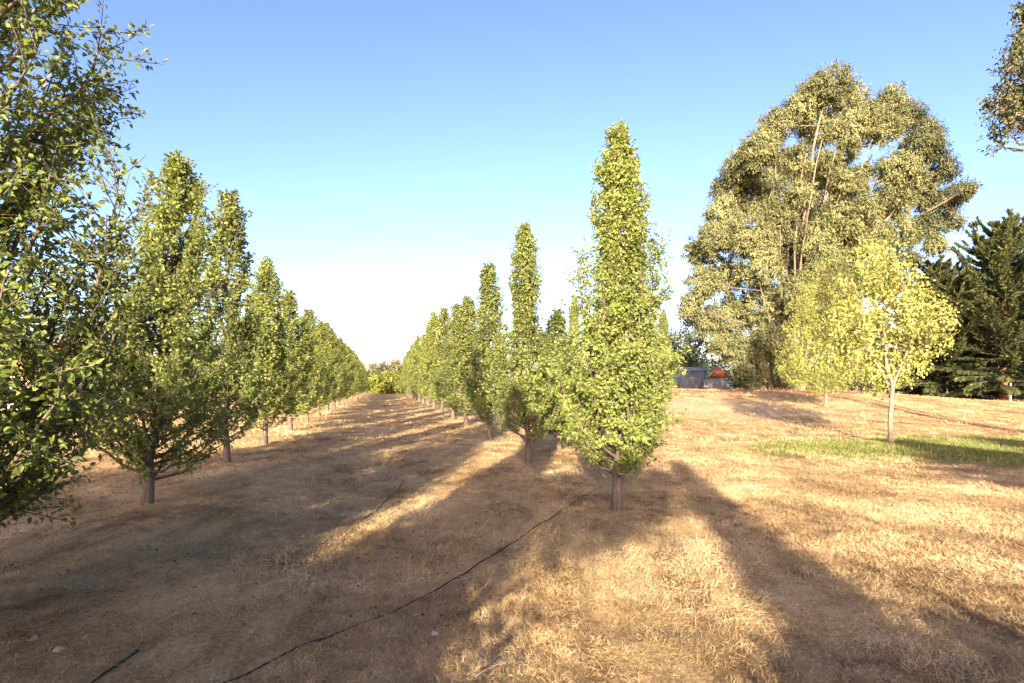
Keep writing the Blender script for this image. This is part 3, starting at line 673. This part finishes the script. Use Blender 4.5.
# bushes and background trees
def bush(name, px, D, h, w, mat, label, seed, ns=60, L=.16, W=.1, group=None, bark='bark', cat='shrub', lobes=9, spread=.25, base=.0):
    r = random.Random(seed); xx = at(px, D); cl = []
    for k in range(lobes):
        a = r.uniform(0, 6.28); q = r.random() ** .5
        rr = min(h, w) * r.uniform(.20, .32)
        cl.append(((math.cos(a) * q * w * .5 * .8, math.sin(a) * q * w * .5 * .8, base + max(rr * .8, (h - base) * r.uniform(.15, .88) * (1 - .25 * q))), (rr * 1.1, rr * 1.1, rr)))
    cl.append(((0, 0, h * .86), (w * .16, w * .16, h * .14)))
    return clump_tree(name, (xx, D, gzf(xx, D)), [((0, 0), (0, 0, h * .8), max(.03, h * .025)), ((.1, 0), (w * .2, 0, h * .6), max(.02, h * .016))], cl, label, cat, mat, bark, ns, 8, L, W, spread, .3, seed=seed, limb_r=h * .008, group=group)

HG = 'yellow-green shrubs closing the end of the lane'
for i, (px, h, w) in enumerate(((376, 3.4, 6), (386, 4.0, 7), (397, 4.0, 7), (408, 4.6, 7), (420, 5.2, 7))):
    bush('shrub', px, 104 + (i % 2) * 3, h, w, 'hedge', ['dark-edged low shrub at the left end of the lane hedge', 'yellow-green shrub at the far lane end, left of centre', 'yellow-green shrub filling the middle of the far lane end', 'yellow-green shrub at the far lane end by the right row', 'yellow-green shrub half hidden behind the right row'][i], 60 + i, 16, .4, .28, HG, lobes=12, spread=.5)
bush('tree', 399, 118, 6.8, 12, 'rust', 'rounded olive-brown tree above the hedge at the end of the lane', 71, 10, .5, .3, bark='bark', cat='tree', lobes=14, spread=.6)
bush('tree', 372, 112, 5.5, 4, 'bush', 'dark green bushy tree ending the left row', 72, 14, .45, .3, cat='tree', lobes=10, spread=.5)
# between the gum and the shed, and the understorey along the fence
bush('tree', 686, 74, 9.6, 5.5, 'blue', 'bluish-green tree behind the dark shed', 73, 16, .4, .2, cat='tree', lobes=16, spread=.5)
bush('tree', 712, 82, 5.2, 4.0, 'blue', 'smaller bluish tree between the shed and the gum tree', 74, 14, .4, .2, cat='tree', lobes=10, spread=.5)
UG = 'low shrubs along the far fence'
for i, (px, D, h, w, mt, lab) in enumerate(((745, 47, 2.2, 4, 'bush', 'dark shrub under the left side of the gum tree'), (775, 49, 1.8, 4, 'bush', 'dark shrub at the foot of the gum tree'), (806, 49, 2.4, 4.5, 'bush', 'dark shrub under the gum behind the finer yellow tree'), (850, 50, 3.0, 6, 'bush', 'dark shrub between the two yellow trunks'), (905, 50, 3.0, 5, 'bush', 'dark shrub right of the yellow tree trunk'), (960, 50, 1.5, 4, 'hedge', 'light green low shrub behind the whitish fence post'), (985, 48, 1.5, 4, 'bush', 'light green low shrub left of the reddish conifer trunk'), (1022, 47, 1.6, 4, 'bush', 'green low shrub at the right frame edge'))):
    bush('shrub', px, D, h, w, mt, lab, 80 + i, 30, .2, .12, UG, lobes=10, spread=.28)
# far trees seen through and behind the left row
for i, (px, D, h, w) in enumerate(((-60, 60, 5, 9), (40, 74, 4.2, 10), (130, 90, 5.0, 12), (215, 100, 5.0, 12), (280, 110, 5, 12))):
    bush('tree', px, D, h, w, ('bush', 'rust')[i % 2], ['far green tree beyond the left frame edge', 'far brownish tree behind the left edge pear tree', 'far green tree behind the second left pear tree', 'far brownish tree behind the third left pear tree', 'far green tree behind the fourth left pear tree'][i], 95 + i, 9, .45, .3, 'far trees beyond the left row', cat='tree', lobes=14, spread=.6)
# unseen shrubs added so their shade edges the bottom of the picture
for i, (xx, yy, h, w) in enumerate(((.55, -3.4, 1.85, 1.1), (.95, -3.3, 1.9, 1.2), (1.3, -3.45, 1.95, 1.2), (1.65, -3.3, 1.95, 1.2), (2.05, -3.4, 1.95, 1.2))):
    bush('shrub', 512, 1, h, w, 'bush', 'unseen low shrub added for its shade at the bottom edge', 110 + i, 900, .07, .05, 'shrubs added for their shade', spread=.09).location = (xx, yy, gzf(xx, yy))

# ------------------------------------------------------------------ small built things
def box(geo, c, s, rnd=0.):
    c = np.array(c, float); s = np.array(s, float) / 2
    v = np.array([[i, j, k] for i in (-1, 1) for j in (-1, 1) for k in (-1, 1)]) * s + c
    geo.add(v, [[0, 1, 3, 2], [4, 6, 7, 5], [0, 4, 5, 1], [2, 3, 7, 6], [0, 2, 6, 4], [1, 5, 7, 3]], [rnd] * 6)

def part_box(name, c, s, mat, parent, bevel=.0):
    g_ = Geo(); box(g_, c, s); o = link(name, g_.mesh(name, M[mat]), parent)
    if bevel:
        b = o.modifiers.new('bevel', 'BEVEL'); b.width = bevel; b.segments = 2
    return o

def gable(name, c, w, d, h, over, mat, parent, t=.06):
    """gable roof with thickness, ridge along x"""
    w2 = w / 2 + over; d2 = d / 2 + over; g_ = Geo(); cx, cy, cz = c
    zc = cz - over * h / (d / 2)
    v = []
    for x_ in (-w2, w2):
        for (y_, z_) in ((-d2, zc), (0, cz + h), (d2, zc), (d2, zc - t), (0, cz + h - t), (-d2, zc - t)):
            v.append((cx + x_, cy + y_, z_))
    f4 = [[0, 1, 7, 6], [1, 2, 8, 7], [2, 3, 9, 8], [3, 4, 10, 9], [4, 5, 11, 10], [5, 0, 6, 11], [0, 5, 4, 1], [1, 4, 3, 2], [6, 7, 10, 11], [7, 8, 9, 10]]
    g_.add(v, f4); return link(name, g_.mesh(name, M[mat]), parent)

def corrugated(name, x0, x1, z0, z1, y, mat, parent, pitch=.18, amp=.025):
    n = int((x1 - x0) / pitch * 6); xs_ = np.linspace(x0, x1, n); yy = y + amp * np.sin(xs_ / pitch * 2 * PI)
    lo = np.column_stack([xs_, yy, np.full(n, z0)]); hi = np.column_stack([xs_, yy, np.full(n, z1)])
    lo2 = lo + [0, .06, 0]; hi2 = hi + [0, .06, 0]
    v = np.concatenate([lo, hi, lo2, hi2]); i = np.arange(n - 1)
    g_ = Geo(); g_.add(v, np.concatenate([np.stack([i, i + 1, i + n + 1, i + n], -1), np.stack([i + 2 * n + 1, i + 2 * n, i + 3 * n, i + 3 * n + 1], -1), np.stack([i + n, i + n + 1, i + 3 * n + 1, i + 3 * n], -1)]))
    return link(name, g_.mesh(name, M[mat]), parent)

# dark shed
D_ = 64.; xx = at(691.5, D_); zz = gzf(xx, D_)
sh = tag(empty('shed', (xx, D_, zz)), 'dark blue-grey steel shed beyond the right row', 'shed')
corrugated('wall', -1.6, 1.3, -.2, 2.05, -1.2, 'shed', sh)
part_box('wall', (-1.63, 0, .95), (.06, 2.4, 2.2), 'shed', sh); part_box('wall', (1.33, 0, .95), (.06, 2.4, 2.2), 'shed', sh); part_box('wall', (-.15, 1.2, .95), (2.9, .06, 2.2), 'shed', sh)
gable('roof', (-.15, 0, 2.06), 3.0, 2.4, .35, .14, 'shed_roof', sh)
dr = part_box('door', (.75, -1.27, .9), (.75, .05, 1.75), 'shed', sh); part_box('handle', (.5, -1.31, .9), (.04, .04, .16), 'wire', dr)
part_box('post', (-.15, -1.4, .5), (.09, .09, 1.3), 'wood', sh)
# house with orange roof between shed and gum
D_ = 78.; xx = at(716.5, D_); zz = gzf(xx, D_)
hs = tag(empty('house', (xx, D_, zz)), 'small brick house with an orange tiled roof beside the shed', 'house')
part_box('wall', (0, 0, .95), (2.6, 3., 2.3), 'pale', hs)
g_ = Geo(); g_.add([(-1.6, -1.8, 1.9), (1.6, -1.8, 1.9), (1.6, 1.8, 1.9), (-1.6, 1.8, 1.9), (-.2, 0, 3.2), (.4, 0, 3.2)], [[0, 1, 5, 4], [2, 3, 4, 5], [3, 2, 1, 0]]); g_.add([(1.6, -1.8, 1.9), (1.6, 1.8, 1.9), (.4, 0, 3.2), (-1.6, 1.8, 1.9), (-1.6, -1.8, 1.9), (-.2, 0, 3.2)], [[0, 1, 2], [3, 4, 5]])
link('roof', g_.mesh('roof', M['tile']), hs)
wn = part_box('window', (-.5, -1.52, 1.15), (.9, .05, .8), 'glass', hs); part_box('frame', (-.5, -1.53, .72), (1.0, .1, .07), 'render', wn)
# house seen through the left edge tree
D_ = 34.; xx = at(28, D_); zz = gzf(xx, D_)
hs = tag(empty('house', (xx, D_, zz), rad(-20)), 'house with a terracotta roof glimpsed through the left edge tree', 'house')
part_box('wall', (0, 0, 1.2), (7.5, 5, 2.8), 'render', hs)
gable('roof', (0, 0, 2.55), 7.5, 5, 1.3, .5, 'tile', hs, .12)
part_box('chimney', (2.0, .8, 3.6), (.6, .6, 1.4), 'brick', hs)
for wx in (-2.2, .2, 2.6):
    wn = part_box('window', (wx, -2.52, 1.3), (1.1, .06, 1.1), 'glass', hs); part_box('frame', (wx, -2.54, .71), (1.24, .12, .08), 'wood', wn)
# grey paling fence right of the shed
D_ = 60.; 
pf = tag(empty('paling_fence', (at(732, D_), D_, gzf(at(732, D_), D_))), 'grey weathered paling fence running right from the shed', 'fence')
for k in range(34):
    xk = -2.9 + k * .175
    g_ = Geo(); hh = .95 + .12 * math.sin(k * 1.7) ** 2; box(g_, (xk, rr_.uniform(-.01, .01), hh / 2), (.13, .025, hh)); link('paling', g_.mesh('paling', M['pale']), pf)
for zz_ in (.3, .75): part_box('rail', (0, .05, zz_), (6.1, .06, .08), 'pale', pf)
# post and wire fence along the far edge of the paddock
F0 = np.array([at(735, 57.), 57.]); F1 = np.array([at(1085, 35.), 35.])
wf = tag(empty('wire_fence', (0, 0, 0)), 'post and wire fence with whitish posts before the conifers', 'fence')
posts = []
for t in np.linspace(0, 1, 8):
    p = F0 + (F1 - F0) * t; z0 = gzf(*p)
    g_ = Geo(); tube(g_, [(p[0], p[1], z0 - .2), (p[0] + .01, p[1], z0 + .6), (p[0] + .03, p[1], z0 + 1.22)], [.06, .055, .05], 8); link('post', g_.mesh('post', M['wood'], True), wf)
    posts.append((p[0], p[1], z0))
for hz in (.35, .7, 1.05):
    g_ = Geo(); tube(g_, [(a, b, c + hz) for a, b, c in posts], [.006] * len(posts), 4); link('wire', g_.mesh('wire', M['wire']), wf)

# irrigation hoses in the grass
def hose(name, pts, r_, mat, label, dip=0.0, seed=1):
    r = np.random.RandomState(seed); pts = np.array(pts, float)
    d_ = np.r_[0, np.cumsum(np.linalg.norm(np.diff(pts, axis=0), axis=1))]
    s = np.linspace(0, d_[-1], int(d_[-1] / .08))
    x_ = np.interp(s, d_, pts[:, 0]); y_ = np.interp(s, d_, pts[:, 1])
    x_ = x_ + .022 * (fbm(s * .8 + seed, s * 0 + seed, 2) - .5) * 2
    z_ = gz(x_, y_) + np.exp(-((x_ / 14) ** 2 + ((y_ - 6) / 12) ** 2)) * (.05 * (fbm(x_ * 3.1, y_ * 3.1, 3) - .5)) + r_ + .010 - dip * np.clip(fbm(s * .55 + 3 * seed, s * 0 + 2.2, 2) - .34, 0, 1)
    g_ = Geo(); tube(g_, np.column_stack([x_, y_, z_]), [r_] * len(s), 7)
    return tag(link(name, g_.mesh(name, M[mat], True)), label, 'hose')
def G(px, py): d_ = 569 * 1.6 / (py - 385); return (at(px, d_), d_)
hose('irrigation_hose', [G(196, 697), G(222, 683), G(300, 645), G(400, 600), G(480, 562), G(540, 525), G(602, 486)], .0055, 'hose', 'dark irrigation hose crossing the lane to the near pear tree', 0, 3)
hose('irrigation_hose', [G(318, 541), G(345, 527), G(376, 508), G(398, 488), G(404, 478)], .007, 'hose_green', 'half-buried dark hose end in the sunny patch of the lane', .5, 5)
hose('irrigation_hose', [G(80, 700), G(105, 676), G(135, 655)], .007, 'hose_green', 'short piece of green hose in the shade at the lower left edge', .1, 6)

# single leaves and twigs one can pick out
def ground_leaf(px, py, size, mat, lab, name='fallen_leaf', seed=1):
    r = np.random.RandomState(seed); x_, y_ = G(px, py); g_ = Geo()
    a = r.uniform(0, 6.28); size *= .7
    leaves(g_, np.array([[0, 0, -.02]]), np.array([[math.cos(a), math.sin(a), .25]]), np.array([[r.uniform(-.4, .4), -.5, 1.]]), size, size * .62, .22, .2, np.array([r.rand()]))
    o = link(name, g_.mesh(name, M[mat])); o.location = (x_, y_, gzf(x_, y_) + .035)
    s = o.modifiers.new('thickness', 'SOLIDIFY'); s.thickness = .002
    return tag(o, lab, 'leaf', 'single fallen leaves in the foreground')
for i, (px, py, s, mt, lab) in enumerate(((30, 645, .10, 'white_leaf', 'large bleached leaf at the lower left, highest of its group'), (52, 658, .09, 'white_leaf', 'bleached leaf at the lower left, lowest of its group'), (82, 645, .075, 'white_leaf', 'pale curled leaf right of the large bleached leaf'), (200, 613, .06, 'white_leaf', 'small pale leaf left of the dark hose in the shade'), (248, 632, .06, 'white_leaf', 'small pale leaf just left of the dark hose'), (430, 626, .09, 'white_leaf', 'pale leaf beside the dark hose in lower middle'), (418, 607, .08, 'white_leaf', 'pale torn leaf just right of the dark hose'), (465, 524, .08, 'white_leaf', 'pale leaf beyond the dark hose in mid lane'), (283, 536, .08, 'white_leaf', 'pale leaf at the left end of the sunny patch'), (493, 636, .06, 'orange', 'single orange leaf in the sunny grass, lower middle'), (484, 677, .05, 'orange', 'left leaf of the orange pair at the bottom edge'), (492, 680, .06, 'orange', 'right leaf of the orange pair at the bottom edge'), (557, 627, .06, 'orange', 'orange leaf in sunny grass right of middle'), (588, 638, .055, 'orange', 'orange-brown leaf rightmost in the sunny grass'), (541, 571, .055, 'orange', 'orange leaf at the upper rim of the sunny grass'))):
    ground_leaf(px, py, s, mt, lab, seed=200 + i)
for i, (pa, pb, lab) in enumerate(((( 475, 668), (505, 660), 'pale dead twig lying in the sunny grass at the bottom'), ((940, 606 + 50), (975, 668), 'dead twig in the shade at the lower right'), ((392, 497), (404, 478), 'short dark stick standing out of the sunny patch'))):
    a_ = G(*pa); b_ = G(*pb); g_ = Geo(); ca = np.array([*a_, gzf(*a_) + .03]); cb_ = np.array([*b_, gzf(*b_) + .06])
    tube(g_, bez(ca, (ca + cb_) / 2 + [0.02, .02, .03], cb_, 7), np.linspace(.006, .003, 7), 5)
    tag(link('twig', g_.mesh('twig', M['twig'])), lab, 'twig', 'dead twigs on the ground')

# ------------------------------------------------------------------ sky, sun, camera
w = bpy.data.worlds.new('World'); sc.world = w; w.use_nodes = True
nt = w.node_tree; nt.nodes.clear()
sky = nt.nodes.new('ShaderNodeTexSky'); sky.sky_type = 'NISHITA'; sky.sun_disc = False
sky.sun_elevation = SUN_EL; sky.sun_rotation = SUN_AZ + PI
sky.air_density = 1.0; sky.dust_density = 2.3; sky.ozone_density = 3.0; sky.altitude = 100
bg = nt.nodes.new('ShaderNodeBackground'); bg.inputs['Strength'].default_value = .071
out = nt.nodes.new('ShaderNodeOutputWorld')
wb = nt.nodes.new('ShaderNodeMix'); wb.data_type = 'RGBA'; wb.blend_type = 'MULTIPLY'; wb.inputs['Factor'].default_value = 1.0
wb.inputs['B'].default_value = (1.13, .87, .88, 1)               # the photograph's warm white balance
gm = nt.nodes.new('ShaderNodeGamma'); gm.inputs['Gamma'].default_value = 1.28   # the photograph's contrast
nt.links.new(sky.outputs[0], gm.inputs['Color']); nt.links.new(gm.outputs[0], wb.inputs['A']); nt.links.new(wb.outputs['Result'], bg.inputs['Color'])
nt.links.new(bg.outputs[0], out.inputs['Surface'])

sl = bpy.data.lights.new('sun', 'SUN'); sl.energy = 4.4; sl.angle = rad(.53); sl.color = (1, .83, .60)
so = bpy.data.objects.new('sun', sl); COL.objects.link(so); so.location = (-10, -40, 30)
from mathutils import Vector
so.rotation_euler = Vector((SDIR[0] * math.cos(SUN_EL), SDIR[1] * math.cos(SUN_EL), -math.sin(SUN_EL))).to_track_quat('-Z', 'Y').to_euler()

cam = bpy.data.cameras.new('camera'); co = bpy.data.objects.new('camera', cam); COL.objects.link(co)
cam.sensor_width = 36; cam.lens = 569 / 1024 * 36; cam.shift_y = 43.5 / 1024
co.location = (0, 0, 1.6); co.rotation_euler = (PI / 2, 0, 0); cam.clip_start = .05; cam.clip_end = 6000
sc.camera = co
sc.view_settings.view_transform = 'Standard'; sc.view_settings.look = 'None'; sc.view_settings.exposure = 2.38; sc.view_settings.gamma = 1
sc.view_settings.use_curve_mapping = False
sc.cycles.max_bounces = 6; sc.cycles.diffuse_bounces = 3; sc.cycles.transmission_bounces = 3; sc.cycles.glossy_bounces = 2
sc.cycles.use_denoising = True
sc.cycles.use_adaptive_sampling = True; sc.cycles.adaptive_threshold = .01
